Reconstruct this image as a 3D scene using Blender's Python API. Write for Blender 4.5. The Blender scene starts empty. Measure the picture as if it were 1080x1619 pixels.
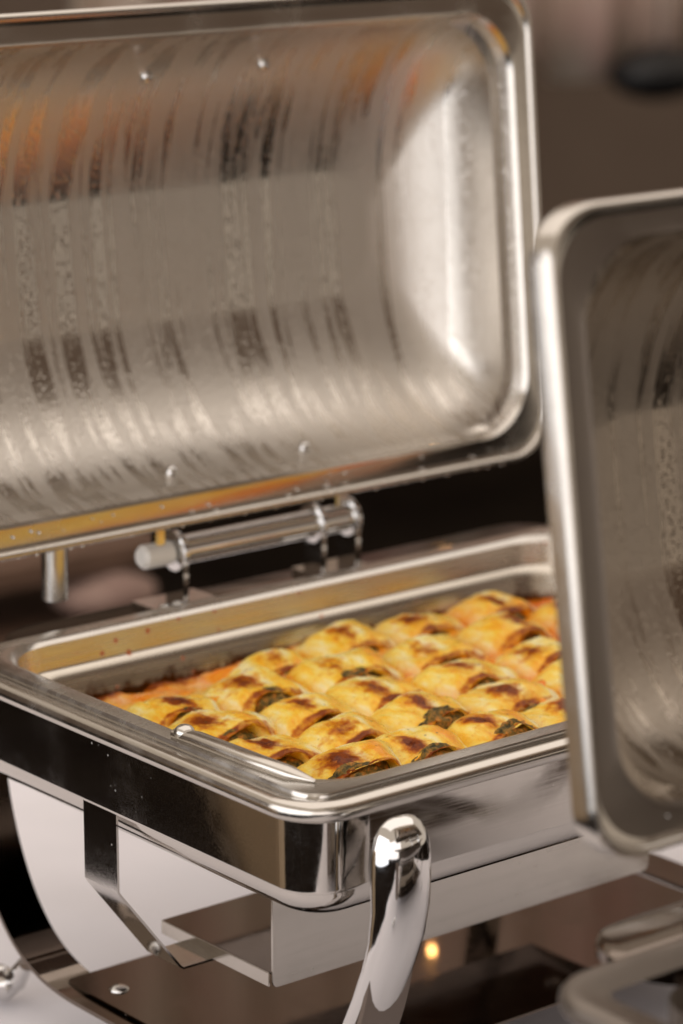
import bpy, bmesh, math, random
from mathutils import Vector, Matrix, noise

random.seed(7)
D = bpy.data
C = bpy.context.scene.collection
PI = math.pi
sc = bpy.context.scene

# ------------------------------------------------------------------ camera
cam_d = D.cameras.new("camera"); cam = D.objects.new("camera", cam_d); C.objects.link(cam)
XA = Vector((6060.0, 1209.5, -4800.0)).normalized()
YA = Vector((-4040.0, 1209.5, -4800.0)); YA = (YA - YA.dot(XA) * XA).normalized()
ZA = XA.cross(YA)
M3 = Matrix((XA, YA, ZA))                      # rows: world axes seen by the camera -> camera-to-world
cam.matrix_world = Matrix.Translation((-1.0114, -1.2607, 0.8545)) @ M3.to_4x4()
cam_d.sensor_fit = 'VERTICAL'; cam_d.sensor_height = 36.0
cam_d.lens = 4800.0 / 1619.0 * 36.0
cam_d.clip_start = 0.05; cam_d.clip_end = 60
cam_d.dof.use_dof = True; cam_d.dof.focus_distance = 1.86; cam_d.dof.aperture_fstop = 4.8
cam_d.dof.aperture_blades = 0
sc.camera = cam

# ------------------------------------------------------------------ light
sc.view_settings.view_transform = 'Standard'; sc.view_settings.look = 'None'
sc.view_settings.gamma = 1.0; sc.view_settings.exposure = 0.58
w = D.worlds.new("World"); sc.world = w; w.use_nodes = True
bg = w.node_tree.nodes['Background']; bg.inputs[0].default_value = (0.48, 0.405, 0.33, 1); bg.inputs[1].default_value = 0.86

def area(name, loc, target, sx, sy, power, col):
    l = D.lights.new(name, 'AREA'); l.shape = 'RECTANGLE'; l.size = sx; l.size_y = sy; l.energy = power; l.color = col
    o = D.objects.new(name, l); C.objects.link(o); o.location = loc
    o.rotation_euler = (Vector(target) - Vector(loc)).to_track_quat('-Z', 'Y').to_euler()
    return o
area('window_light', (-3.2, -0.3, 0.95), (0.0, -0.3, 0.95), 5.8, 3.0, 66, (0.95, 0.96, 1.0))
area('ceiling_light', (1.2, 0.9, 2.9), (1.2, 0.9, 0.0), 5.0, 4.2, 38, (1.0, 0.93, 0.88))
area('front_reflection_light', (-1.9, -4.2, 0.9), (-0.2, 0.0, 0.4), 3.6, 2.4, 21, (1.0, 0.95, 0.96))  # unseen area light added to widen the window's white reflection in the lid

# ------------------------------------------------------------------ helpers
def mat(name):
    m = D.materials.new(name); m.use_nodes = True
    nt = m.node_tree; b = nt.nodes['Principled BSDF']
    return m, nt, b
def N(nt, t, **kw):
    n = nt.nodes.new(t)
    for k, v in kw.items(): setattr(n, k, v)
    return n
def noise_n(nt, scale, detail=3, rough=0.55, vec=None, sc3=None):
    tc = N(nt, 'ShaderNodeTexCoord')
    src = tc.outputs['Object']
    if sc3:
        mp = N(nt, 'ShaderNodeMapping'); mp.inputs['Scale'].default_value = sc3
        nt.links.new(src, mp.inputs[0]); src = mp.outputs[0]
    n = N(nt, 'ShaderNodeTexNoise'); n.inputs['Scale'].default_value = scale
    n.inputs['Detail'].default_value = detail; n.inputs['Roughness'].default_value = rough
    nt.links.new(src, n.inputs['Vector'])
    return n
def ramp(nt, src, stops):
    r = N(nt, 'ShaderNodeValToRGB')
    el = r.color_ramp.elements
    while len(el) < len(stops): el.new(0.5)
    for e, (p, c) in zip(el, stops):
        e.position = p; e.color = c if len(c) == 4 else (*c, 1)
    nt.links.new(src, r.inputs[0]); return r
def g(v): return (v, v, v, 1)

def steel(name, col, r0, r1, scratch=(3, 120, 120), bump=0.02, bscale=60):
    m, nt, b = mat(name)
    b.inputs['Metallic'].default_value = 1; b.inputs['Base Color'].default_value = (*col, 1)
    n = noise_n(nt, 6, 4, sc3=scratch)
    rr = ramp(nt, n.outputs[0], [(0.3, g(r0)), (0.75, g(r1))])
    sm = noise_n(nt, 16, 5, 0.6); smr = ramp(nt, sm.outputs[0], [(0.50, g(0)), (0.70, g(0.10))])
    ad = N(nt, 'ShaderNodeMath', operation='ADD'); nt.links.new(rr.outputs[0], ad.inputs[0]); nt.links.new(smr.outputs[0], ad.inputs[1])
    nt.links.new(ad.outputs[0], b.inputs['Roughness'])
    # dried water specks
    tc = N(nt, 'ShaderNodeTexCoord'); vo = N(nt, 'ShaderNodeTexVoronoi'); vo.inputs['Scale'].default_value = 110; nt.links.new(tc.outputs['Object'], vo.inputs['Vector'])
    vr = ramp(nt, vo.outputs['Distance'], [(0.05, g(1)), (0.11, g(0))])
    nm = noise_n(nt, 30, 2); nmr = ramp(nt, nm.outputs[0], [(0.56, g(0)), (0.64, g(1))])
    mk = N(nt, 'ShaderNodeMath', operation='MULTIPLY'); nt.links.new(vr.outputs[0], mk.inputs[0]); nt.links.new(nmr.outputs[0], mk.inputs[1])
    me_ = ramp(nt, mk.outputs[0], [(0.0, g(1)), (1.0, g(0.45))]); nt.links.new(me_.outputs[0], b.inputs['Metallic'])
    n2 = noise_n(nt, bscale, 2)
    bp = N(nt, 'ShaderNodeBump'); bp.inputs['Strength'].default_value = bump; bp.inputs['Distance'].default_value = 0.01
    nt.links.new(n2.outputs[0], bp.inputs['Height']); nt.links.new(bp.outputs[0], b.inputs['Normal'])
    return m
M_pol = steel('polished_steel', (0.61, 0.58, 0.545), 0.05, 0.13, bump=0.004, bscale=9)
M_chrome = steel('chrome', (0.72, 0.71, 0.70), 0.05, 0.10, bump=0.01, bscale=25)
M_satin = steel('satin_steel', (0.61, 0.58, 0.54), 0.20, 0.30, scratch=(1, 12, 12), bump=0.008, bscale=25)
M_rim = steel('rim_steel', (0.58, 0.545, 0.50), 0.16, 0.24, scratch=(1, 10, 10), bump=0.006, bscale=20)
M_tray = steel('tray_steel', (0.57, 0.54, 0.50), 0.14, 0.26, scratch=(2, 30, 30), bump=0.008, bscale=15)
M_dark = steel('base_plate_steel', (0.19, 0.155, 0.13), 0.035, 0.06, bump=0.004, bscale=12)  # darker copy of the steel; dark reflections put into its colour

def lid_material(name='fogged_lid_steel', col=(0.64, 0.60, 0.55)):
    m, nt, b = mat(name)
    b.inputs['Metallic'].default_value = 1; b.inputs['Base Color'].default_value = (*col, 1)
    # wet runs: clear vertical streaks in a film of fog
    st = noise_n(nt, 1, 3, 0.6, sc3=(95, 16, 1.4))
    r = ramp(nt, st.outputs[0], [(0.43, g(0.15)), (0.52, g(0.38))])
    fm = noise_n(nt, 300, 2); fa = N(nt, 'ShaderNodeMath', operation='MULTIPLY_ADD'); fa.inputs[1].default_value = 0.10; nt.links.new(fm.outputs[0], fa.inputs[0]); nt.links.new(st.outputs[0], fa.inputs[2])
    mr_ = ramp(nt, fa.outputs[0], [(0.48, g(1.0)), (0.62, g(0.84))]); nt.links.new(mr_.outputs[0], b.inputs['Metallic'])
    nt.links.new(r.outputs[0], b.inputs['Roughness'])
    # beads of condensation
    tc = N(nt, 'ShaderNodeTexCoord')
    v = N(nt, 'ShaderNodeTexVoronoi'); v.inputs['Scale'].default_value = 260
    nt.links.new(tc.outputs['Object'], v.inputs['Vector'])
    vr = ramp(nt, v.outputs['Distance'], [(0.0, g(1)), (0.35, g(0))])
    fine = noise_n(nt, 900, 2)
    mx = N(nt, 'ShaderNodeMixRGB', blend_type='ADD'); mx.inputs[0].default_value = 0.5
    nt.links.new(vr.outputs[0], mx.inputs[1]); nt.links.new(fine.outputs[0], mx.inputs[2])
    bp = N(nt, 'ShaderNodeBump'); bp.inputs['Strength'].default_value = 0.22; bp.inputs['Distance'].default_value = 0.002
    nt.links.new(mx.outputs[0], bp.inputs['Height'])
    bp2 = N(nt, 'ShaderNodeBump'); bp2.inputs['Strength'].default_value = 0.12; bp2.inputs['Distance'].default_value = 0.002
    nt.links.new(st.outputs[0], bp2.inputs['Height']); nt.links.new(bp.outputs[0], bp2.inputs['Normal'])
    nt.links.new(bp2.outputs[0], b.inputs['Normal'])
    return m
M_lid = lid_material()
M_lid2 = lid_material('smudged_lid_steel', (0.47, 0.41, 0.345))
M_rim2 = steel('darkened_rim_steel', (0.23, 0.20, 0.175), 0.36, 0.44, scratch=(1, 10, 10), bump=0.006, bscale=20)  # darker copy of the rim steel; weaker window highlights put into its colour

def obj(name, bm, m, parent=None, sharp=35):
    bmesh.ops.recalc_face_normals(bm, faces=bm.faces)
    lim = math.radians(sharp)
    for f in bm.faces: f.smooth = True
    for e in bm.edges:
        if len(e.link_faces) == 2 and e.calc_face_angle(0) > lim: e.smooth = False
    me = D.meshes.new(name); bm.to_mesh(me); bm.free()
    me.materials.append(m)
    o = D.objects.new(name, me); C.objects.link(o)
    if parent: o.parent = parent
    return o
def empty(name, loc=(0, 0, 0)):
    o = D.objects.new(name, None); C.objects.link(o); o.location = loc; o.empty_display_size = 0.05; return o
def tag(o, label, cat, group=None):
    o['label'] = label; o['category'] = cat
    if group: o['group'] = group
    return o

def rr(x0, x1, y0, y1, r, n=10):
    """rounded rectangle, counter-clockwise, 4*(n+1) points"""
    pts = []
    for cx, cy, a0 in ((x1 - r, y1 - r, 0), (x0 + r, y1 - r, 90), (x0 + r, y0 + r, 180), (x1 - r, y0 + r, 270)):
        for i in range(n + 1):
            a = math.radians(a0 + 90 * i / n); pts.append((cx + r * math.cos(a), cy + r * math.sin(a)))
    return pts
def loft(bm, loops, cap0=False, cap1=False, ring=False):
    vs = [[bm.verts.new(p) for p in lp] for lp in loops]
    k = len(loops)
    for i in range(k if ring else k - 1):
        a = vs[i]; b = vs[(i + 1) % k]; n = len(a)
        for j in range(n):
            bm.faces.new((a[j], a[(j + 1) % n], b[(j + 1) % n], b[j]))
    if cap0: bm.faces.new(vs[0][::-1])
    if cap1: bm.faces.new(vs[-1])
    return vs
def box(bm, x0, x1, y0, y1, z0, z1, bev=0.0):
    r = bmesh.ops.create_cube(bm, size=1)
    vs = r['verts']
    for v in vs: v.co = Vector(((x0 + x1) / 2 + v.co.x * (x1 - x0), (y0 + y1) / 2 + v.co.y * (y1 - y0), (z0 + z1) / 2 + v.co.z * (z1 - z0)))
    if bev:
        es = list({e for v in vs for e in v.link_edges})
        bmesh.ops.bevel(bm, geom=es, offset=bev, segments=2, affect='EDGES')
def tube(bm, pts, r, n=16, caps=True, flat=1.0):
    pts = [Vector(p) for p in pts]; loops = []; up = None
    for i, p in enumerate(pts):
        t = (pts[min(i + 1, len(pts) - 1)] - pts[max(i - 1, 0)]).normalized()
        if up is None: up = Vector((0, 0, 1)) if abs(t.z) < 0.9 else Vector((1, 0, 0))
        a = t.cross(up).normalized(); up = a.cross(t).normalized()
        rad = r[i] if isinstance(r, (list, tuple)) else r
        loops.append([p + a * rad * math.cos(q) + up * rad * flat * math.sin(q) for q in (2 * PI * k / n for k in range(n))])
    loft(bm, loops, caps, caps)
def ball(bm, c, r, s=(1, 1, 1), seg=20):
    q = bmesh.ops.create_uvsphere(bm, u_segments=seg, v_segments=seg // 2 + 2, radius=r)
    for v in q['verts']: v.co = Vector((c[0] + v.co.x * s[0], c[1] + v.co.y * s[1], c[2] + v.co.z * s[2]))
def strip(bm, path, w0, w1, th):
    """flat strip: path of (y,z) points, from x=w0 to x=w1 (floats or lists), thickness th, swept in the y-z plane"""
    n = len(path); loops = []
    for i, (y, z) in enumerate(path):
        a = Vector(path[max(i - 1, 0)]); b = Vector(path[min(i + 1, n - 1)]); t = (b - a).normalized(); nn = Vector((-t.y, t.x)) * th / 2
        xa = w0[i] if isinstance(w0, list) else w0; xb = w1[i] if isinstance(w1, list) else w1
        loops.append([(xa, y + nn.x, z + nn.y), (xb, y + nn.x, z + nn.y), (xb, y - nn.x, z - nn.y), (xa, y - nn.x, z - nn.y)])
    loft(bm, loops, True, True)

# ------------------------------------------------------------------ setting
def cloth_material():
    m, nt, b = mat('white_linen')
    n = noise_n(nt, 5, 3)
    r = ramp(nt, n.outputs[0], [(0.3, (0.78, 0.76, 0.80, 1)), (0.7, (0.86, 0.83, 0.87, 1))])
    nt.links.new(r.outputs[0], b.inputs['Base Color']); b.inputs['Roughness'].default_value = 0.85
    wv = noise_n(nt, 900, 2)
    bp = N(nt, 'ShaderNodeBump'); bp.inputs['Strength'].default_value = 0.15; bp.inputs['Distance'].default_value = 0.001
    nt.links.new(wv.outputs[0], bp.inputs['Height']); nt.links.new(bp.outputs[0], b.inputs['Normal'])
    return m
bm = bmesh.new()
X0, X1, Y0, Y1 = -0.22, 0.80, -1.0, 1.05
nx, ny = 90, 200
grid = []
for j in range(ny + 1):
    row = []
    for i in range(nx + 1):
        x = X0 - 0.5 + (X1 - X0 + 1.0) * i / nx; y = Y0 - 0.5 + (Y1 - Y0 + 1.0) * j / ny
        ov = max(X0 - x, x - X1, Y0 - y, y - Y1, 0)
        cxx = min(max(x, X0), X1); cyy = min(max(y, Y0), Y1)
        wav = 0.02 * math.sin(14 * (x + y)) if ov > 0 else 0
        z = -0.0 - ov + 0.006 * noise.noise((x * 4, y * 2.2, 0)) - 0.004 + 0.003 * abs(noise.noise((x * 9 + y * 5, y * 2, 4)))
        z = min(z, 0.0)
        dx = (x - cxx); dy = (y - cyy)
        row.append(bm.verts.new((cxx + dx * 0.06 + (wav if abs(dx) > 0 else 0), cyy + dy * 0.06 + (wav if abs(dy) > 0 else 0), z)))
    grid.append(row)
for j in range(ny):
    for i in range(nx):
        bm.faces.new((grid[j][i], grid[j][i + 1], grid[j + 1][i + 1], grid[j + 1][i]))
o = obj('tablecloth', bm, cloth_material(), sharp=80)
tag(o, 'white linen tablecloth spread under the chafing dishes', 'tablecloth')

m, nt, b = mat('floor_brown')
n = noise_n(nt, 3, 5); r = ramp(nt, n.outputs[0], [(0.3, (0.008, 0.006, 0.005, 1)), (0.7, (0.016, 0.012, 0.009, 1))])
nt.links.new(r.outputs[0], b.inputs['Base Color']); b.inputs['Roughness'].default_value = 0.9; b.inputs['Specular IOR Level'].default_value = 0.0
bm = bmesh.new(); box(bm, -7, 9, -9, 7, -0.80, -0.75)
o = obj('floor', bm, m); o['kind'] = 'structure'
m, nt, b = mat('wall_brown')
n = noise_n(nt, 0.8, 4); r = ramp(nt, n.outputs[0], [(0.3, (0.16, 0.115, 0.088, 1)), (0.7, (0.22, 0.165, 0.128, 1))])
nt.links.new(r.outputs[0], b.inputs['Base Color']); b.inputs['Roughness'].default_value = 0.8
bm = bmesh.new(); box(bm, -7, 9, 6.0, 6.2, -0.75, 3.2)
o = obj('wall', bm, m); o['kind'] = 'structure'
bm = bmesh.new(); box(bm, 0.5, 7, -2.3, -2.2, 0.80, 3.2)
o = obj('dark_reflection_panel', bm, m); o['kind'] = 'structure'  # unseen dark panel added for the dark band mirrored in the lid

m, nt, b = mat('beige_curtain')
n = noise_n(nt, 2.2, 3); r = ramp(nt, n.outputs[0], [(0.40, (0.78, 0.68, 0.58, 1)), (0.62, (0.80, 0.60, 0.53, 1))])
nt.links.new(r.outputs[0], b.inputs['Base Color']); b.inputs['Roughness'].default_value = 0.9
bm = bmesh.new(); grid = []
for j in range(13):
    row = []
    for i in range(121):
        x = 2.0 + 2.4 * i / 120; q = j / 12
        zb = 0.235 + 0.025 * math.sin(x * 9.0) + 0.02 * math.sin(x * 23)
        row.append(bm.verts.new((x, 3.2 + 0.04 * math.sin(x * 34) + 0.02 * math.sin(x * 61), zb + (2.4 - zb) * q)))
    grid.append(row)
for j in range(12):
    for i in range(120): bm.faces.new((grid[j][i], grid[j][i + 1], grid[j + 1][i + 1], grid[j + 1][i]))
bmesh.ops.solidify(bm, geom=bm.faces[:], thickness=0.004)
o = obj('curtain', bm, m, sharp=80); tag(o, 'out of focus beige curtain hem hanging behind at the upper right', 'curtain')
m, nt, b = mat('black_plastic'); b.inputs['Base Color'].default_value = (0.006, 0.006, 0.007, 1); b.inputs['Roughness'].default_value = 0.5
bm = bmesh.new(); ball(bm, (3.33, 3.05, 0.225), 0.090, (1.35, 0.9, 0.60), 24)
tube(bm, [(3.33, 3.05, 0.27), (3.33, 3.05, 0.75), (3.33, 3.05, 2.4)], [0.003, 0.002, 0.002], 10)
o = obj('lamp_shade', bm, m); tag(o, 'out of focus black rounded lamp shade hanging before the beige curtain', 'lamp')
m, nt, b = mat('pink_beige_cloth'); n = noise_n(nt, 9, 3); r = ramp(nt, n.outputs[0], [(0.35, (0.20, 0.12, 0.10, 1)), (0.7, (0.34, 0.23, 0.19, 1))])
nt.links.new(r.outputs[0], b.inputs['Base Color']); b.inputs['Roughness'].default_value = 0.9
bm = bmesh.new(); ball(bm, (1.10, 1.8, -0.185), 0.05, (1.5, 1.0, 0.52), 24)
for v in bm.verts: v.co += Vector((0, 0, 0.01)) * noise.noise(v.co * 14)
o = obj('cushion', bm, m); tag(o, 'small blurred pink beige cushion seen under the left part of the open lid', 'cushion')
bm = bmesh.new(); box(bm, 0.75, 1.20, 1.78, 2.1, -0.155, -0.125, 0.006); 
o = empty('chair', (1.0, 1.95, -0.75)); tag(o, 'blurred brown wooden chair behind the table under the open lid', 'chair')
E1 = o
def at0(bm, org):
    for v in bm.verts: v.co -= Vector(org)
    return bm
m, nt, b = mat('brown_wood'); n = noise_n(nt, 14, 4, sc3=(1, 6, 6)); r = ramp(nt, n.outputs[0], [(0.3, (0.09, 0.050, 0.032, 1)), (0.7, (0.17, 0.10, 0.068, 1))])
nt.links.new(r.outputs[0], b.inputs['Base Color']); b.inputs['Roughness'].default_value = 0.5
obj('back_rail', at0(bm, (1.0, 1.95, -0.75)), m, E1)
bm = bmesh.new(); box(bm, 0.76, 1.19, 1.70, 2.10, -0.245, -0.215, 0.006); obj('seat', at0(bm, (1.0, 1.95, -0.75)), m, E1)
for xx in (0.78, 1.17):
    for y_ in (1.72, 2.08):
        bm = bmesh.new(); box(bm, xx - 0.015, xx + 0.015, y_ - 0.015, y_ + 0.015, -0.75, -0.246 if y_ < 1.9 else -0.246, 0.003); obj('leg', at0(bm, (1.0, 1.95, -0.75)), m, E1)
    bm = bmesh.new(); box(bm, xx - 0.013, xx + 0.013, 2.05, 2.076, -0.214, -0.156, 0.003); obj('back_post', at0(bm, (1.0, 1.95, -0.75)), m, E1)
m, nt, b = mat('reflection_tan'); n = noise_n(nt, 6, 3); r = ramp(nt, n.outputs[0], [(0.3, (0.40, 0.29, 0.18, 1)), (0.7, (0.47, 0.35, 0.22, 1))])
nt.links.new(r.outputs[0], b.inputs['Base Color']); b.inputs['Roughness'].default_value = 0.85
bm = bmesh.new(); box(bm, -1.75, -0.93, 0.80, 1.25, -0.75, 0.10, 0.01)  # unseen box added so the dish side mirrors a tan area
o = obj('reflection_box', bm, m); tag(o, 'tall tan box added out of view on the left for its reflection in the dish side', 'box')
m = D.materials.new('warm_bulb'); m.use_nodes = True; nt = m.node_tree; b = nt.nodes['Principled BSDF']
b.inputs['Emission Color'].default_value = (1.0, 0.50, 0.16, 1); b.inputs['Emission Strength'].default_value = 30
for k, (x, y, z) in enumerate(((0.642, 0.637, 0.276),)):  # unseen bulb placed to make a warm glint on the base plate
    t = empty('glint_bulb', (x, y, z)); tag(t, 'tiny warm glowing bulb added out of view behind the lid for its glint in the base plate', 'lamp')
    bm = bmesh.new(); ball(bm, (0, 0, 0), 0.0028, (1, 1, 1.2), 12); obj('bulb', bm, m, t)
    bm = bmesh.new(); tube(bm, [(0, 0, 0.0045), (0, 0, 0.015), (0, 0, 1.8)], [0.003, 0.001, 0.001], 8); obj('cord', bm, D.materials['black_plastic'], t)

# ------------------------------------------------------------------ chafing dish
RX0, RX1, RY0, RY1, RZ = 0.005, 0.582, 0.016, 0.420, 0.262
def L3(x0, x1, y0, y1, r, z, n=10): return [(x, y, z) for x, y in rr(x0, x1, y0, y1, r, n)]
def ins(d, z, R=0.036, n=10): return L3(RX0 + d, RX1 - d, RY0 + d, RY1 - d, max(R - d, 0.008), z, n)

def make_chafer():
    t = empty('chafing_dish')
    # rim: rounded bead with a flat inner shelf
    bm = bmesh.new(); loops = []
    loops.append(ins(0.026, 0.262))
    loops.append(ins(0.012, 0.2655))
    for k in range(9):
        a = math.radians(100 - 200 * k / 8); loops.append(ins(0.0065 - 0.0065 * math.cos(a), 0.2595 + 0.0065 * math.sin(a)))
    loops.append(ins(0.010, 0.253))
    loft(bm, loops); rim = obj('rim', bm, M_rim, t, 50)
    # body wall (outer jacket) with its turned-in lower edge
    bm = bmesh.new(); loft(bm, [ins(0.006, 0.2545), ins(0.006, 0.2535), ins(0.0062, 0.2108), ins(0.0063, 0.2098), ins(0.0068, 0.2088), ins(0.0080, 0.2082), ins(0.016, 0.2082), ins(0.016, 0.211)])
    body = obj('outer_wall', bm, M_pol, t, 30)
    # water pan below
    bm = bmesh.new(); loops = [ins(0.013, 0.216)]
    for k in range(8):
        a = math.radians(90 * k / 7); loops.append(ins(0.013 + 0.026 * (1 - math.cos(a)), 0.207 - 0.022 * math.sin(a), 0.05))
    loops.append(ins(0.08, 0.1845, 0.05))
    loft(bm, loops, False, True); obj('water_pan', bm, M_pol, t, 50)
    # ledge behind the rim that carries the hinge
    bm = bmesh.new()
    a = L3(0.085, 0.60, 0.395, 0.476, 0.036, 0.2455); b_ = L3(0.085, 0.60, 0.395, 0.476, 0.036, 0.2515); c_ = L3(0.088, 0.597, 0.398, 0.473, 0.033, 0.2535)
    loft(bm, [a, b_, c_], True, True); obj('hinge_ledge', bm, M_dark, t, 50)
    # lid
    lid = make_lid(t)
    # hinge
    zc, yc = 0.291, 0.458
    bm = bmesh.new(); tube(bm, [(0.236, yc, zc), (0.400, yc, zc)], 0.0105, 24)
    h = obj('hinge', bm, M_chrome, t)
    bm = bmesh.new(); tube(bm, [(0.206, yc, zc), (0.209, yc, zc), (0.232, yc, zc)], [0.0062, 0.0088, 0.0088], 20)
    mw, nt, b = mat('white_plastic'); b.inputs['Base Color'].default_value = (0.78, 0.76, 0.72, 1); b.inputs['Roughness'].default_value = 0.3
    obj('roller', bm, mw, h)
    for x in (0.2375, 0.3655, 0.3985):
        bm = bmesh.new(); tube(bm, [(x - 0.0028, yc, zc), (x - 0.0020, yc, zc), (x + 0.0020, yc, zc), (x + 0.0028, yc, zc)], [0.0135, 0.0150, 0.0150, 0.0135], 24)
        box(bm, x - 0.0022, x + 0.0022, yc - 0.013, yc + 0.010, 0.2535, zc, 0.0005)
        obj('bracket', bm, M_chrome, h)
    for xa, xb in ((0.218, 0.226), (0.385, 0.395)):
        bm = bmesh.new(); box(bm, xa, xb, yc - 0.004, yc + 0.004, zc + 0.004, 0.330, 0.001); obj('lid_arm', bm, M_chrome, h)
    bm = bmesh.new(); box(bm, 0.205, 0.262, 0.432, 0.470, 0.2535, 0.2565, 0.001); obj('foot_plate', bm, M_chrome, h)
    bm = bmesh.new(); box(bm, 0.352, 0.405, 0.436, 0.470, 0.2535, 0.2565, 0.001); obj('foot_plate', bm, M_chrome, h)
    for x, y in ((0.214, 0.440), (0.226, 0.441)):
        bm = bmesh.new(); ball(bm, (x, y, 0.2565), 0.0042, (1, 1, 0.7), 14); obj('screw', bm, M_chrome, h)
    # lid stop post
    bm = bmesh.new(); tube(bm, [(0.138, 0.466, 0.271), (0.138, 0.466, 0.318)], 0.0092, 20); obj('lid_stop', bm, M_rim, t)
    # legs: chrome horn outside each long face, curving inwards to a flat band
    for x0 in (0.036, 0.500):
        for s in (0, 1):
            fy = (lambda y: 2 * 0.218 - y) if s else (lambda y: y)
            # band
            path = [(-0.004, 0.20), (0.000, 0.17), (0.007, 0.14), (0.018, 0.112), (0.034, 0.085), (0.056, 0.063), (0.082, 0.050), (0.112, 0.0445), (0.150, 0.0435), (0.218, 0.0435)]
            P = [(fy(y), z) for y, z in path]
            # smooth the path
            Q = [P[0]]
            for i in range(len(P) - 1):
                p0 = Vector(P[max(i - 1, 0)]); p1 = Vector(P[i]); p2 = Vector(P[i + 1]); p3 = Vector(P[min(i + 2, len(P) - 1)])
                for q in (0.25, 0.5, 0.75, 1.0):
                    Q.append(tuple(0.5 * ((2 * p1) + (p2 - p0) * q + (2 * p0 - 5 * p1 + 4 * p2 - p3) * q * q + (3 * p1 - p0 - 3 * p2 + p3) * q ** 3)))
            bm = bmesh.new(); strip(bm, Q, x0 + 0.004, x0 + 0.037, 0.003)
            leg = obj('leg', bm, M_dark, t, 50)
            # horn: domed chrome casting over the band's upper part
            bm = bmesh.new(); loops = []
            prof = [(0.2595, 0.2, 0.1), (0.2585, 0.45, 0.40), (0.2555, 0.68, 0.62), (0.250, 0.86, 0.82), (0.243, 0.96, 0.94), (0.234, 1.0, 1.0), (0.222, 1.02, 1.0), (0.205, 1.0, 0.92),
                    (0.185, 0.97, 0.85), (0.165, 0.94, 0.8), (0.145, 0.92, 0.75), (0.120, 0.90, 0.7), (0.10, 0.88, 0.6)]
            for z, wx, wy in (prof[:-4] if s else prof):
                yo = 0.000 if z > 0.2 else ((0.2 - z) ** 1.35) * 0.95
                loops.append([(x0 + 0.0205 + 0.0205 * wx * math.cos(q), fy(-0.006 + yo + 0.0150 * wy * math.sin(q) * (1.0 if math.sin(q) < 0 else 0.55)), z) for q in (2 * PI * k / 28 for k in range(28))])
            if s: bm.free()                                  # the back legs are plain bands
            else: loft(bm, loops, True, True); obj('leg_cap', bm, M_chrome, leg, 60)
            # foot peg
            bm = bmesh.new(); yy = fy(0.030)
            tube(bm, [(x0 + 0.014, fy(0.004), 0.0140), (x0 + 0.017, fy(0.005), 0.0140), (x0 + 0.026, fy(0.010), 0.0140), (x0 + 0.032, fy(0.014), 0.0160), (x0 + 0.034, fy(0.024), 0.0300)], [0.0095, 0.0130, 0.0130, 0.0085, 0.0060], 20)
            obj('foot', bm, M_chrome, leg)
    # base plate
    bm = bmesh.new(); loft(bm, [L3(0.052, 0.492, 0.098, 0.336, 0.006, 0.0460, 4), L3(0.052, 0.492, 0.098, 0.336, 0.006, 0.0478, 4)], True, True)
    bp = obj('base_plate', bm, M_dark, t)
    for x, y in ((0.071, 0.300), (0.071, 0.135), (0.470, 0.300), (0.470, 0.135)):
        bm = bmesh.new(); ball(bm, (x, y, 0.0478), 0.0068, (1, 1, 0.45), 18); obj('rivet', bm, M_chrome, bp)
    # strap and fuel tray
    zt = 0.100
    bm = bmesh.new()
    prof = [(0.0125, 0.2115), (0.0125, 0.157), (0.014, 0.1545), (0.060, 0.0945), (0.0625, 0.0930), (0.115, 0.0930)]
    loops = []
    for i, (x, z) in enumerate(prof):
        a = Vector(prof[max(i - 1, 0)]); b_ = Vector(prof[min(i + 1, len(prof) - 1)]); tt = (b_ - a).normalized(); nn = Vector((-tt.y, tt.x)) * 0.0008
        ya, yb = 0.214, 0.250
        loops.append([(x + nn.x, ya, z + nn.y), (x + nn.x, yb, z + nn.y), (x - nn.x, yb, z - nn.y), (x - nn.x, ya, z - nn.y)])
    loft(bm, loops, True, True); obj('strap', bm, M_pol, t, 20)
    bm = bmesh.new()
    for l in [loops_m for loops_m in [loops]]:
        loft(bm, [[(0.585 - x, y, z) for x, y, z in lp] for lp in l], True, True)
    obj('strap', bm, M_pol, t, 20)
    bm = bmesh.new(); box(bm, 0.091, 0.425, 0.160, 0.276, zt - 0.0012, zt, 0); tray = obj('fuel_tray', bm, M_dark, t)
    bm = bmesh.new()
    lp = rr(0.091, 0.425, zt - 0.010, 0.186, 0.004, 4)
    loft(bm, [[(x, 0.1575, z) for x, z in lp], [(x, 0.1592, z) for x, z in lp]], True, True); obj('front_panel', bm, M_tray, tray)
    bm = bmesh.new(); box(bm, 0.0893, 0.0907, 0.1600, 0.276, zt - 0.0095, zt, 0.0004); obj('side_lip', bm, M_rim, tray)
    return t, lid

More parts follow.
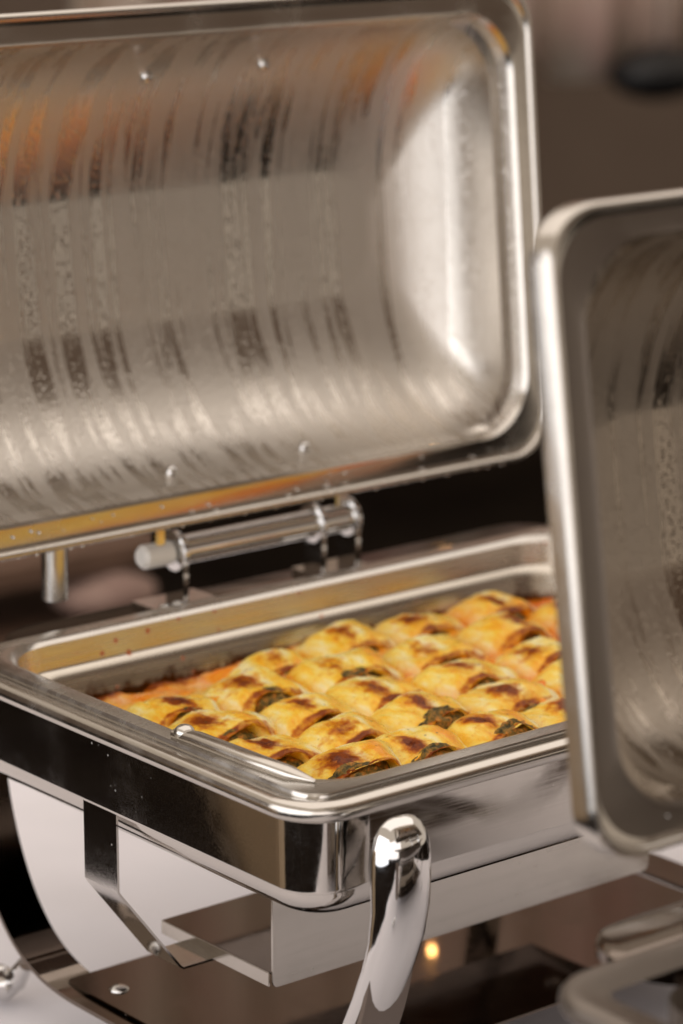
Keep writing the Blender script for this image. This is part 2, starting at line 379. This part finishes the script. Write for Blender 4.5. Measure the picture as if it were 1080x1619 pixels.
def make_lid(t):
    LW, LH = 0.577, 0.368
    bm = bmesh.new(); loops = []
    def ring(dx, dz, y, r): return [(x, y, z) for x, z in rr(dx, LW - dx, dz, LH - dz, r, 14)]
    # skirt and rolled outer edge
    loops.append(ring(0.004, 0.004, 0.014, 0.030))
    loops.append(ring(0.0, 0.0, 0.012, 0.034))
    for k in range(7):
        a = math.radians(180 - 170 * k / 6); loops.append(ring(0.003 + 0.003 * math.cos(a), 0.003 + 0.003 * math.cos(a), 0.001 - 0.004 * math.sin(a), 0.034))
    loops.append(ring(0.009, 0.009, 0.001, 0.034))
    loft(bm, loops)
    # flange
    lr = obj('lid_rim', bm, M_rim, None, 50)
    bm = bmesh.new(); loops = [ring(0.0088, 0.0088, 0.0008, 0.034), ring(0.0180, 0.0180, 0.0002, 0.040)]
    for k in range(5):
        a = math.radians(90 - 90 * k / 4); loops.append(ring(0.0215 - 0.0025 * 0 + 0.0022 * (1 - math.sin(a)) , 0.0215 + 0.0022 * (1 - math.sin(a)), -0.0012 + 0.004 * (1 - math.cos(math.radians(90 * k / 4))), 0.048))
    fl = obj('flange', loft_bm(bm, loops), M_rim, None, 50)
    # dished inside: steep coves into a flat panel
    bm = bmesh.new(); loops = [ring(0.0237, 0.0237, 0.003, 0.048), ring(0.026, 0.025, 0.010, 0.050), ring(0.034, 0.027, 0.013, 0.052)]
    nn = 28; U = [0.0]; V = [0.0]
    for k in range(nn):
        th = math.radians(84 - 68 * ((k + 0.5) / nn)); U.append(U[-1] + math.cos(th)); V.append(V[-1] + math.sin(th))
    U = [u / U[-1] for u in U]; V = [v / V[-1] for v in V]
    for k in range(1, nn + 1):
        loops.append(ring(0.034 + 0.062 * U[k], 0.027 + 0.108 * U[k], 0.013 + 0.082 * V[k], 0.052 - 0.012 * k / nn))
    loops.append(ring(0.034 + 0.062 + 0.003, 0.027 + 0.108 + 0.003, 0.0952, 0.040))
    inner_last = loops[-1]
    vs = loft(bm, loops)
    # flat panel as a few rings so it shades evenly
    mid = [(LW / 2 + (x - LW / 2) * 0.5, y, LH / 2 + (z - LH / 2) * 0.5) for x, y, z in inner_last]
    nv = [bm.verts.new(p) for p in mid]; a = vs[-1]; n = len(a)
    for j in range(n): bm.faces.new((a[j], a[(j + 1) % n], nv[(j + 1) % n], nv[j]))
    bm.faces.new(nv)
    # outside shell
    so = []
    for i in range(2, len(loops)): so.append([(x + (0.0015 if x > LW / 2 else -0.0015), y + 0.002, z + (0.0015 if z > LH / 2 else -0.0015)) for x, y, z in loops[i]])
    loft(bm, so, False, True)
    lid = obj('lid', bm, M_lid, t, 40)
    lid.location = (0.0115, 0.437, 0.3150)
    lid.rotation_euler = (math.radians(-5.4), 0, 0)
    lr.parent = lid; fl.parent = lid
    for x, z, y in ((0.252, 0.317, 0), (0.357, 0.319, 0), (0.234, 0.034, 0), (0.357, 0.034, 0)):
        # depth of the cove at this height
        dz = max(min(z, LH - z) - 0.027, 0) / 0.108; k = next((q for q in range(nn) if U[q + 1] >= dz), nn - 1)
        dp = 0.013 + 0.082 * (V[k] + (V[k + 1] - V[k]) * (dz - U[k]) / (U[k + 1] - U[k]))
        b2 = bmesh.new(); ball(b2, (x, dp - 0.001, z), 0.0052, (1, 0.8, 1), 20); obj('rivet', b2, M_chrome, lid)
    b2 = bmesh.new(); rnd = random.Random(4)
    for k in range(70):
        r = rnd.uniform(0.0005, 0.0012); x = 0.03 + rnd.random() * (LW - 0.06)
        z, y = (0.0006, 0.001) if rnd.random() < 0.6 else (rnd.uniform(0.004, 0.020), 0.0002)
        ball(b2, (x, y - 0.001, z - (r * 0.6 if z < 0.002 else 0)), r, (1, 0.8, 1.1), 8)
    dd = obj('water_drops', b2, M_chrome, lid, 180); dd['kind'] = 'stuff'
    return lid
def loft_bm(bm, loops): loft(bm, loops); return bm

ch1, lid1 = make_chafer()
tag(ch1, 'open stainless steel chafing dish in the middle holding the pan of baked rolls', 'chafing dish', 'open chafing dishes along the table')
def copy_tree(o, parent=None):
    c = o.copy(); C.objects.link(c)
    if parent: c.parent = parent
    for ch in o.children: copy_tree(ch, c)
    return c
ch2 = copy_tree(ch1); ch2.location = (-0.068, -0.664, 0)
tag(ch2, 'blurred steel chafing dish at the right edge nearest the camera, lid standing open', 'chafing dish', 'open chafing dishes along the table')
for c in ch2.children:
    if c.name.startswith('lid') and not c.name.startswith('lid_'):
        c.location = (0.0345, 0.406, 0.322); c.scale = (1, 1, 0.88); c.rotation_euler = (math.radians(-8.0), 0, 0)
for c in list(ch2.children):
    if c.name.startswith('lid_stop'): D.objects.remove(c); continue
    if c.name.startswith(('rim', 'lid', 'outer_wall')):
        for q in [c] + [x for x in c.children if x.name.startswith('flange')]:  # darker copies put this dish's dimmer reflections into the colour
            q.material_slots[0].link = 'OBJECT'; q.material_slots[0].material = M_lid2 if c.name.startswith('lid') and q is c else M_rim2
    if c.name.startswith('water_drops'): continue
    elif c.name.startswith(('outer_wall', 'water_pan')):
        c.scale = (0.90, 0.92, 1); c.location = (0.048, 0.010, 0)

# ------------------------------------------------------------------ food pan
def pan_material():
    m, nt, b = mat('pan_steel')
    b.inputs['Metallic'].default_value = 1
    geo = N(nt, 'ShaderNodeTexCoord'); sep = N(nt, 'ShaderNodeSeparateXYZ'); nt.links.new(geo.outputs['Object'], sep.inputs[0])
    n = noise_n(nt, 45, 4, 0.65)
    ma = N(nt, 'ShaderNodeMath', operation='MULTIPLY_ADD'); ma.inputs[1].default_value = 0.035; nt.links.new(n.outputs[0], ma.inputs[0]); nt.links.new(sep.outputs['Z'], ma.inputs[2])
    mr = N(nt, 'ShaderNodeMapRange'); mr.inputs['From Min'].default_value = 0.2440; mr.inputs['From Max'].default_value = 0.2510; nt.links.new(ma.outputs[0], mr.inputs[0])
    r = ramp(nt, mr.outputs[0], [(0.0, (0.16, 0.055, 0.012, 1)), (1.0, (0.62, 0.57, 0.50, 1))])
    sv_ = N(nt, 'ShaderNodeTexVoronoi'); sv_.inputs['Scale'].default_value = 75; nt.links.new(geo.outputs['Object'], sv_.inputs['Vector'])
    svr = ramp(nt, sv_.outputs['Distance'], [(0.10, g(1)), (0.22, g(0))]); sn = noise_n(nt, 24, 3); snr = ramp(nt, sn.outputs[0], [(0.50, g(0)), (0.58, g(1))])
    sk = N(nt, 'ShaderNodeMath', operation='MULTIPLY'); nt.links.new(svr.outputs[0], sk.inputs[0]); nt.links.new(snr.outputs[0], sk.inputs[1])
    sx = N(nt, 'ShaderNodeMixRGB'); sx.inputs[2].default_value = (0.42, 0.10, 0.012, 1); nt.links.new(sk.outputs[0], sx.inputs[0]); nt.links.new(r.outputs[0], sx.inputs[1])
    nt.links.new(sx.outputs[0], b.inputs['Base Color'])
    sm_ = ramp(nt, sk.outputs[0], [(0.0, g(1)), (1.0, g(0.2))]); nt.links.new(sm_.outputs[0], b.inputs['Metallic'])
    n3 = noise_n(nt, 4, 3, sc3=(3, 60, 60)); r3 = ramp(nt, n3.outputs[0], [(0.3, g(0.20)), (0.8, g(0.36))]); nt.links.new(r3.outputs[0], b.inputs['Roughness'])
    return m
M_pan = pan_material()
pan = empty('food_pan'); tag(pan, 'rectangular steel food pan with a wide flange sitting in the middle chafing dish', 'pan')
PX0, PX1, PY0, PY1 = 0.034, 0.548, 0.043, 0.390
def pr(d, z, r): return L3(PX0 + d, PX1 - d, PY0 + d, PY1 - d, r, z, 14)
bm = bmesh.new()
loft(bm, [pr(-0.0150, 0.2640, 0.020), pr(-0.0155, 0.2672, 0.020), pr(-0.0145, 0.2690, 0.020), pr(-0.004, 0.2690, 0.030), pr(-0.0008, 0.2682, 0.040), pr(0.0012, 0.2655, 0.044)])
obj('flange', bm, M_satin, pan, 50)
bm = bmesh.new()
loft(bm, [pr(0.0012, 0.2655, 0.044), pr(0.0013, 0.2645, 0.044), pr(0.0030, 0.2492, 0.044), pr(0.0031, 0.2482, 0.044), pr(0.0042, 0.2472, 0.044), pr(0.0066, 0.2448, 0.043), pr(0.0078, 0.2430, 0.042), pr(0.0093, 0.2400, 0.042), pr(0.0130, 0.215, 0.040), pr(0.020, 0.208, 0.034)], False, True)
obj('basin', bm, M_pan, pan, 50)
bm = bmesh.new()
tube(bm, [(0.0265, 0.170, 0.2705), (0.0285, 0.150, 0.2715), (0.0300, 0.100, 0.2715), (0.0325, 0.065, 0.2715), (0.038, 0.048, 0.2700)], [0.0045, 0.0062, 0.0064, 0.0058, 0.0012], 16, flat=0.75)
hd = obj('handle', bm, M_rim, pan)
bm = bmesh.new(); ball(bm, (0.0280, 0.163, 0.2725), 0.0066, (1, 1, 0.8)); obj('knob', bm, M_satin, hd)

# ------------------------------------------------------------------ food
def attr_mix(nt, name):
    a = N(nt, 'ShaderNodeAttribute'); a.attribute_name = name; return a
def crust_material():
    m, nt, b = mat('melted_cheese_crust')
    n1 = noise_n(nt, 38, 5, 0.6); n2 = noise_n(nt, 140, 4, 0.6); n3 = noise_n(nt, 420, 2)
    nS = noise_n(nt, 30, 4, 0.6, sc3=(2.2, 0.8, 1)); base = ramp(nt, nS.outputs[0], [(0.34, (0.90, 0.36, 0.010, 1)), (0.44, (0.94, 0.54, 0.032, 1)), (0.53, (0.95, 0.70, 0.13, 1)), (0.66, (0.95, 0.86, 0.48, 1))])
    # sauce seeping through low places
    ao = attr_mix(nt, 'sauce'); mo = N(nt, 'ShaderNodeMixRGB'); mo.inputs[2].default_value = (0.86, 0.19, 0.003, 1)
    mm = N(nt, 'ShaderNodeMath', operation='MULTIPLY_ADD'); mm.inputs[1].default_value = 1.3; mm.inputs[2].default_value = -0.55
    nt.links.new(n2.outputs[0], mm.inputs[0])
    ad = N(nt, 'ShaderNodeMath', operation='ADD'); ad.use_clamp = True; nt.links.new(mm.outputs[0], ad.inputs[0]); nt.links.new(ao.outputs['Fac'], ad.inputs[1])
    mu = N(nt, 'ShaderNodeMath', operation='MULTIPLY'); mu.use_clamp = True; nt.links.new(ad.outputs[0], mu.inputs[0]); nt.links.new(ao.outputs['Fac'], mu.inputs[1])
    nt.links.new(mu.outputs[0], mo.inputs[0]); nt.links.new(base.outputs[0], mo.inputs[1])
    # browned crests
    ab = attr_mix(nt, 'brown'); sm = N(nt, 'ShaderNodeMath', operation='MULTIPLY_ADD'); sm.inputs[1].default_value = 0.9; nt.links.new(n2.outputs[0], sm.inputs[0]); nt.links.new(ab.outputs['Fac'], sm.inputs[2])
    br = ramp(nt, sm.outputs[0], [(0.56, g(0)), (0.76, g(0.75)), (0.92, g(1.0))])
    mb = N(nt, 'ShaderNodeMixRGB'); nt.links.new(br.outputs[0], mb.inputs[0]); nt.links.new(mo.outputs[0], mb.inputs[1])
    bc = ramp(nt, n2.outputs[0], [(0.42, (0.07, 0.010, 0.001, 1)), (0.60, (0.44, 0.100, 0.003, 1))]); 
    bk = ramp(nt, sm.outputs[0], [(0.70, (0.80, 0.26, 0.008, 1)), (0.84, (0.50, 0.11, 0.004, 1)), (0.98, (0.12, 0.018, 0.002, 1))])
    bm_ = N(nt, 'ShaderNodeMixRGB'); bm_.inputs[0].default_value = 0.35; nt.links.new(bk.outputs[0], bm_.inputs[1]); nt.links.new(bc.outputs[0], bm_.inputs[2]); nt.links.new(bm_.outputs[0], mb.inputs[2])
    nt.links.new(mb.outputs[0], b.inputs['Base Color'])
    # herbs: scattered green-black flecks
    v = N(nt, 'ShaderNodeTexVoronoi'); v.inputs['Scale'].default_value = 120; tc = N(nt, 'ShaderNodeTexCoord'); nt.links.new(tc.outputs['Object'], v.inputs['Vector'])
    vr = ramp(nt, v.outputs['Distance'], [(0.07, g(0.75)), (0.13, g(0))])
    n5 = noise_n(nt, 22, 2); nr = ramp(nt, n5.outputs[0], [(0.52, g(0)), (0.60, g(1))])
    hm = N(nt, 'ShaderNodeMath', operation='MULTIPLY'); nt.links.new(vr.outputs[0], hm.inputs[0]); nt.links.new(nr.outputs[0], hm.inputs[1])
    mh = N(nt, 'ShaderNodeMixRGB'); mh.inputs[2].default_value = (0.07, 0.06, 0.015, 1); nt.links.new(hm.outputs[0], mh.inputs[0]); nt.links.new(mb.outputs[0], mh.inputs[1])
    nt.links.new(mh.outputs[0], b.inputs['Base Color'])
    sp = ramp(nt, br.outputs[0], [(0.0, g(0.26)), (0.6, g(0.05))]); nt.links.new(sp.outputs[0], b.inputs['Specular IOR Level']); b.inputs['Coat Weight'].default_value = 0.22; b.inputs['Coat Roughness'].default_value = 0.12
    rg = ramp(nt, n2.outputs[0], [(0.40, g(0.16)), (0.62, g(0.55))]); nt.links.new(rg.outputs[0], b.inputs['Roughness'])
    b.inputs['Subsurface Weight'].default_value = 0.12; b.inputs['Subsurface Radius'].default_value = (0.006, 0.003, 0.001); b.inputs['Subsurface Scale'].default_value = 0.5
    pass
    bp = N(nt, 'ShaderNodeBump'); bp.inputs['Strength'].default_value = 0.5; bp.inputs['Distance'].default_value = 0.0025
    nt.links.new(n2.outputs[0], bp.inputs['Height'])
    b2 = N(nt, 'ShaderNodeBump'); b2.inputs['Strength'].default_value = 0.25; b2.inputs['Distance'].default_value = 0.001
    nt.links.new(n3.outputs[0], b2.inputs['Height']); nt.links.new(bp.outputs[0], b2.inputs['Normal']); nt.links.new(b2.outputs[0], b.inputs['Normal'])
    return m
M_crust = crust_material()
m, nt, b = mat('herb_mushroom_filling')
n = noise_n(nt, 190, 5, 0.7)
r = ramp(nt, n.outputs[0], [(0.30, (0.018, 0.016, 0.005, 1)), (0.42, (0.085, 0.062, 0.013, 1)), (0.53, (0.26, 0.15, 0.024, 1)), (0.61, (0.52, 0.18, 0.022, 1)), (0.72, (0.68, 0.42, 0.08, 1))])
nt.links.new(r.outputs[0], b.inputs['Base Color']); b.inputs['Roughness'].default_value = 0.4; b.inputs['Specular IOR Level'].default_value = 0.25
bp = N(nt, 'ShaderNodeBump'); bp.inputs['Strength'].default_value = 0.8; bp.inputs['Distance'].default_value = 0.003
nt.links.new(n.outputs[0], bp.inputs['Height']); nt.links.new(bp.outputs[0], b.inputs['Normal'])
M_fill = m

def set_attr(me, name, vals):
    a = me.attributes.new(name, 'FLOAT', 'POINT'); a.data.foreach_set('value', vals)

BZ = 0.222
# (x of mouth, y of mouth, width, length, height, opening, yaw degrees, brown, description)
rolls = [
 (0.074, 0.152, .044, .056, .020, .2, 8, .7, 'half hidden behind the left flange, browned top'),
 (0.072, 0.208, .044, .058, .019, .2, 0, .8, 'at the left flange with an orange-brown top'),
 (0.120, 0.091, .070, .058, .034, 1.0, -4, 1., 'nearest the front corner, wide open green filling'),
 (0.180, 0.088, .064, .058, .032, .9, 4, 1., 'second from the corner along the front rim'),
 (0.245, 0.087, .066, .058, .033, 1.0, 0, 1., 'third along the front rim, round dark end'),
 (0.102, 0.152, .062, .058, .027, .5, 2, 1., 'behind the corner roll, dark brown cap and narrow dark gap'),
 (0.168, 0.146, .064, .058, .026, .5, -3, .7, 'in the second row with a small dark curled opening'),
 (0.240, 0.150, .066, .058, .027, .9, 6, .9, 'in the second row, dark slanting strips in its open end'),
 (0.310, 0.145, .064, .058, .025, .3, 0, .9, 'second row right, close to the blurred lid edge'),
 (0.113, 0.208, .066, .060, .027, .7, 6, .8, 'in the third row left with a long brown mouth'),
 (0.174, 0.200, .062, .058, .025, .35, -5, .8, 'third row centre, pale with a tiny green spot'),
 (0.246, 0.203, .064, .058, .026, .5, 0, .8, 'third row centre right with a thin dark slit'),
 (0.318, 0.200, .066, .058, .026, .4, 5, .7, 'third row right, orange sauce in front of it'),
 (0.112, 0.266, .060, .056, .027, .8, 0, 1., 'back left roll with a dark brown cap and round filling'),
 (0.184, 0.264, .066, .058, .027, .7, -4, .8, 'fourth row, curved brown line above a hooked dark opening'),
 (0.262, 0.258, .068, .058, .029, .8, 4, .6, 'fourth row, tall pale yellow one with a small dark opening'),
 (0.334, 0.256, .066, .058, .027, .3, 0, .6, 'fourth row right, smooth yellow top'),
 (0.404, 0.256, .066, .058, .026, .25, 0, .8, 'far right of the fourth row with a thin brown ridge'),
 (0.392, 0.200, .066, .058, .026, .4, 0, .8, 'third row far right beside the blurred lid'),
 (0.382, 0.146, .066, .058, .026, .4, 0, .8, 'second row far right behind the blurred lid'),
 (0.310, 0.092, .064, .058, .026, .8, 0, .9, 'front row fourth, cut by the blurred lid edge'),
 (0.236, 0.314, .062, .050, .020, .2, 0, .5, 'low one against the back wall of the pan, left'),
 (0.306, 0.314, .066, .052, .024, .2, 0, .7, 'against the back wall, centre'),
 (0.376, 0.314, .066, .052, .025, .2, 0, .9, 'against the back wall with a reddish brown top'),
 (0.446, 0.312, .066, .054, .026, .2, 0, .9, 'back right roll with a glossy dark orange top'),
 (0.472, 0.254, .064, .056, .026, .2, 0, .8, 'right end of the fourth row, orange'),
]
def roll_height(x, y):
    """height of the roll heap above the base, used to let the cheese layer rise between rolls"""
    h = 0
    for (rx, ry, w, l, hh, *_ ) in rolls:
        u = (y - ry) / l; v = (x - rx) / (w / 2)
        if -0.1 < u < 1.35 and abs(v) < 1.4:
            k = max(0, 1 - abs(v / 1.4) ** 2.2) * max(0, 1 - abs((u - 0.62) / 0.70) ** 2.4)
            h = max(h, k * hh)
    return h
# cheese and sauce layer
bm = bmesh.new(); nx, ny = 300, 200
x0, x1, y0, y1 = PX0 + 0.0095, PX1 - 0.0095, PY0 + 0.0095, PY1 - 0.0095
grid = []; sv = []; bv = []
def inside(x, y, r=0.038):
    dx = max(x0 + r - x, x - x1 + r, 0); dy = max(y0 + r - y, y - y1 + r, 0)
    return math.hypot(dx, dy) <= r + 1e-4
for j in range(ny + 1):
    row = []
    for i in range(nx + 1):
        x = x0 + (x1 - x0) * i / nx; y = y0 + (y1 - y0) * j / ny
        if not inside(x, y): row.append(None); continue
        h = roll_height(x, y) * 0.56
        z = 0.2240 + h + 0.0045 * noise.noise((x * 45, y * 45, 3)) + 0.0014 * noise.noise((x * 160, y * 160, 5))
        row.append(bm.verts.new((x, y, z)))
        s = max(0, 1 - h / 0.018); s = min(1, 0.50 + s * 0.8) * (0.68 + 0.55 * max(0, (x - 0.28) / 0.25) + 0.4 * noise.noise((x * 20, y * 20, 0)))
        sv.append(max(0, min(1, s)))
        ed = min(y1 - y, x - x0)
        bv.append(0.75 * max(0, 1 - ed / 0.016) + 0.12 * max(0, noise.noise((x * 30, y * 30, 8))))
    grid.append(row)
for j in range(ny):
    for i in range(nx):
        q = (grid[j][i], grid[j][i + 1], grid[j + 1][i + 1], grid[j + 1][i])
        if all(q): bm.faces.new(q)
bm.verts.index_update()
o = obj('cheese_sauce', bm, M_crust, sharp=180)
set_attr(o.data, 'sauce', sv); set_attr(o.data, 'brown', bv)
o['kind'] = 'stuff'
tag(o, 'orange tomato and melted cheese sauce filling the pan between the rolls', 'sauce')

def make_roll(idx, rx, ry, w, l, h, op, yaw, brown, desc):
    t = empty('stuffed_roll', (rx, ry, BZ)); t.rotation_euler = (0, 0, math.radians(yaw))
    tag(t, 'baked cheese covered stuffed roll, ' + desc, 'stuffed roll', 'stuffed rolls in the pan')
    rnd = random.Random(idx * 13 + 5); sd = idx * 3.7; rx += rnd.uniform(-0.002, 0.002); h *= rnd.uniform(0.86, 1.02); l *= rnd.uniform(0.95, 1.1); op = max(0.15, op * rnd.uniform(0.7, 0.95)) if op < 0.9 else op; w *= rnd.uniform(0.97, 1.08)
    t.location.x = rx; yaw += rnd.uniform(-7, 7); t.rotation_euler.z = math.radians(yaw)
    bx, bq0 = rnd.uniform(-0.28, 0.12), rnd.uniform(0.26, 0.44); bw = rnd.uniform(0.20, 0.34)
    nu, nv = 44, 56
    bm = bmesh.new(); loops = []; av = []; sv = []
    lens_tilt = rnd.uniform(-0.22, 0.22); cx_off = rnd.uniform(-0.12, 0.12)
    hw = w / 2 * 1.16
    for i in range(nu + 1):
        u = i / nu
        lp = []
        if u < 0.14:                                # inner lip of the mouth going back to front
            q = u / 0.14; inn = 1; yy = 0.014 * (1 - q); k = 0.55 + 0.30 * q
        else:
            q = (u - 0.14) / 0.86; inn = 0
            yy = l * q * 1.12; k = 1
        for j in range(nv):
            a = 2 * PI * j / nv; ca, sa = math.cos(a), math.sin(a)
            mw = 0.62 * op ** 0.4; mh = 0.20 + 0.34 * op            # mouth half sizes relative
            if inn:
                px = ca * hw * mw * k * 1.05 + cx_off * hw; pz = h * (0.40 + lens_tilt * ca * 0.5) + (sa if sa > 0 else sa * 0.6) * h * mh * k
                py = yy + 0.004 * sa + 0.006
                py0 = py
            else:
                # blend from mouth outline to full section
                s = min(1, q / 0.16); s = math.sin(s * PI / 2)
                back = 1 - max(0, (q - 0.55) / 0.45) ** 2 * 0.75
                fx = ca * hw * (0.92 + 0.08 * math.sin(q * PI)) * (0.75 + 0.25 * back); fz = (max(sa, 0) ** 0.85 * h * 0.92 * (0.86 + 0.16 * math.sin(min(q * 1.9, 1) * PI / 2)) * back) if sa > 0 else sa * 0.004
                mx_ = ca * hw * mw * 0.90 + cx_off * hw; mz = h * (0.40 + lens_tilt * ca * 0.5) + (sa if sa > 0 else sa * 0.6) * h * mh * 0.90
                px = mx_ + (fx - mx_) * s; pz = mz + (fz - mz) * s
                py = yy + 0.010 * max(sa, 0) * (1 - q) - 0.004 * (1 - s)
            d = 0.0020 * noise.noise((px * 70 + sd, py * 45, pz * 70)) + 0.0034 * noise.noise((px * 28 + sd, py * 24, pz * 24 + 9)) + 0.0009 * noise.noise((px * 220 + sd, py * 120, pz * 220))
            pz2 = pz + d * 1.5; px2 = px + d
            lp.append((px2, py, pz2))
            # brown crest: an elongated patch along the front top edge
            rel = px / hw
            bq = math.exp(-((rel - bx - cx_off + 0.3 * (q - bq0)) / bw) ** 2) * math.exp(-((q - bq0) / 0.26) ** 2) * (1 if (sa > 0.3 and not inn) else 0)
            av.append(min(1, bq * brown * 0.68) + (0.34 if (not inn and q < 0.08 and sa > 0.3) else 0))
            sv.append(max(0, min(1, 0.72 - max(pz, 0) / h * 1.05 + 0.35 * noise.noise((px * 40 + sd, py * 40, 1)) + 0.6 * max(0, (rx - 0.26) / 0.28))))
        loops.append(lp)
    loft(bm, loops, False, True)
    bm.verts.index_update()
    wr = obj('wrapper', bm, M_crust, t, 180)
    set_attr(wr.data, 'brown', av); set_attr(wr.data, 'sauce', sv)
    # filling
    bm = bmesh.new(); q = bmesh.ops.create_icosphere(bm, subdivisions=4, radius=1)
    mw = 0.62 * op ** 0.4; mh = 0.20 + 0.34 * op
    for v in q['verts']:
        c = v.co.copy(); nn = 1 + 0.22 * noise.noise(c * 2.4 + Vector((sd, 0, 0))) + 0.12 * noise.noise(c * 7 + Vector((sd, 4, 0)))
        v.co = Vector((cx_off * hw + c.x * hw * mw * nn, 0.0105 + c.y * 0.009 * nn + max(c.z, 0) * 0.005, h * (0.40 + lens_tilt * c.x * 0.5) + c.z * h * mh * 0.92 * nn))
    obj('filling', bm, M_fill, t, 180)
for i, rdef in enumerate(rolls): make_roll(i, *rdef)
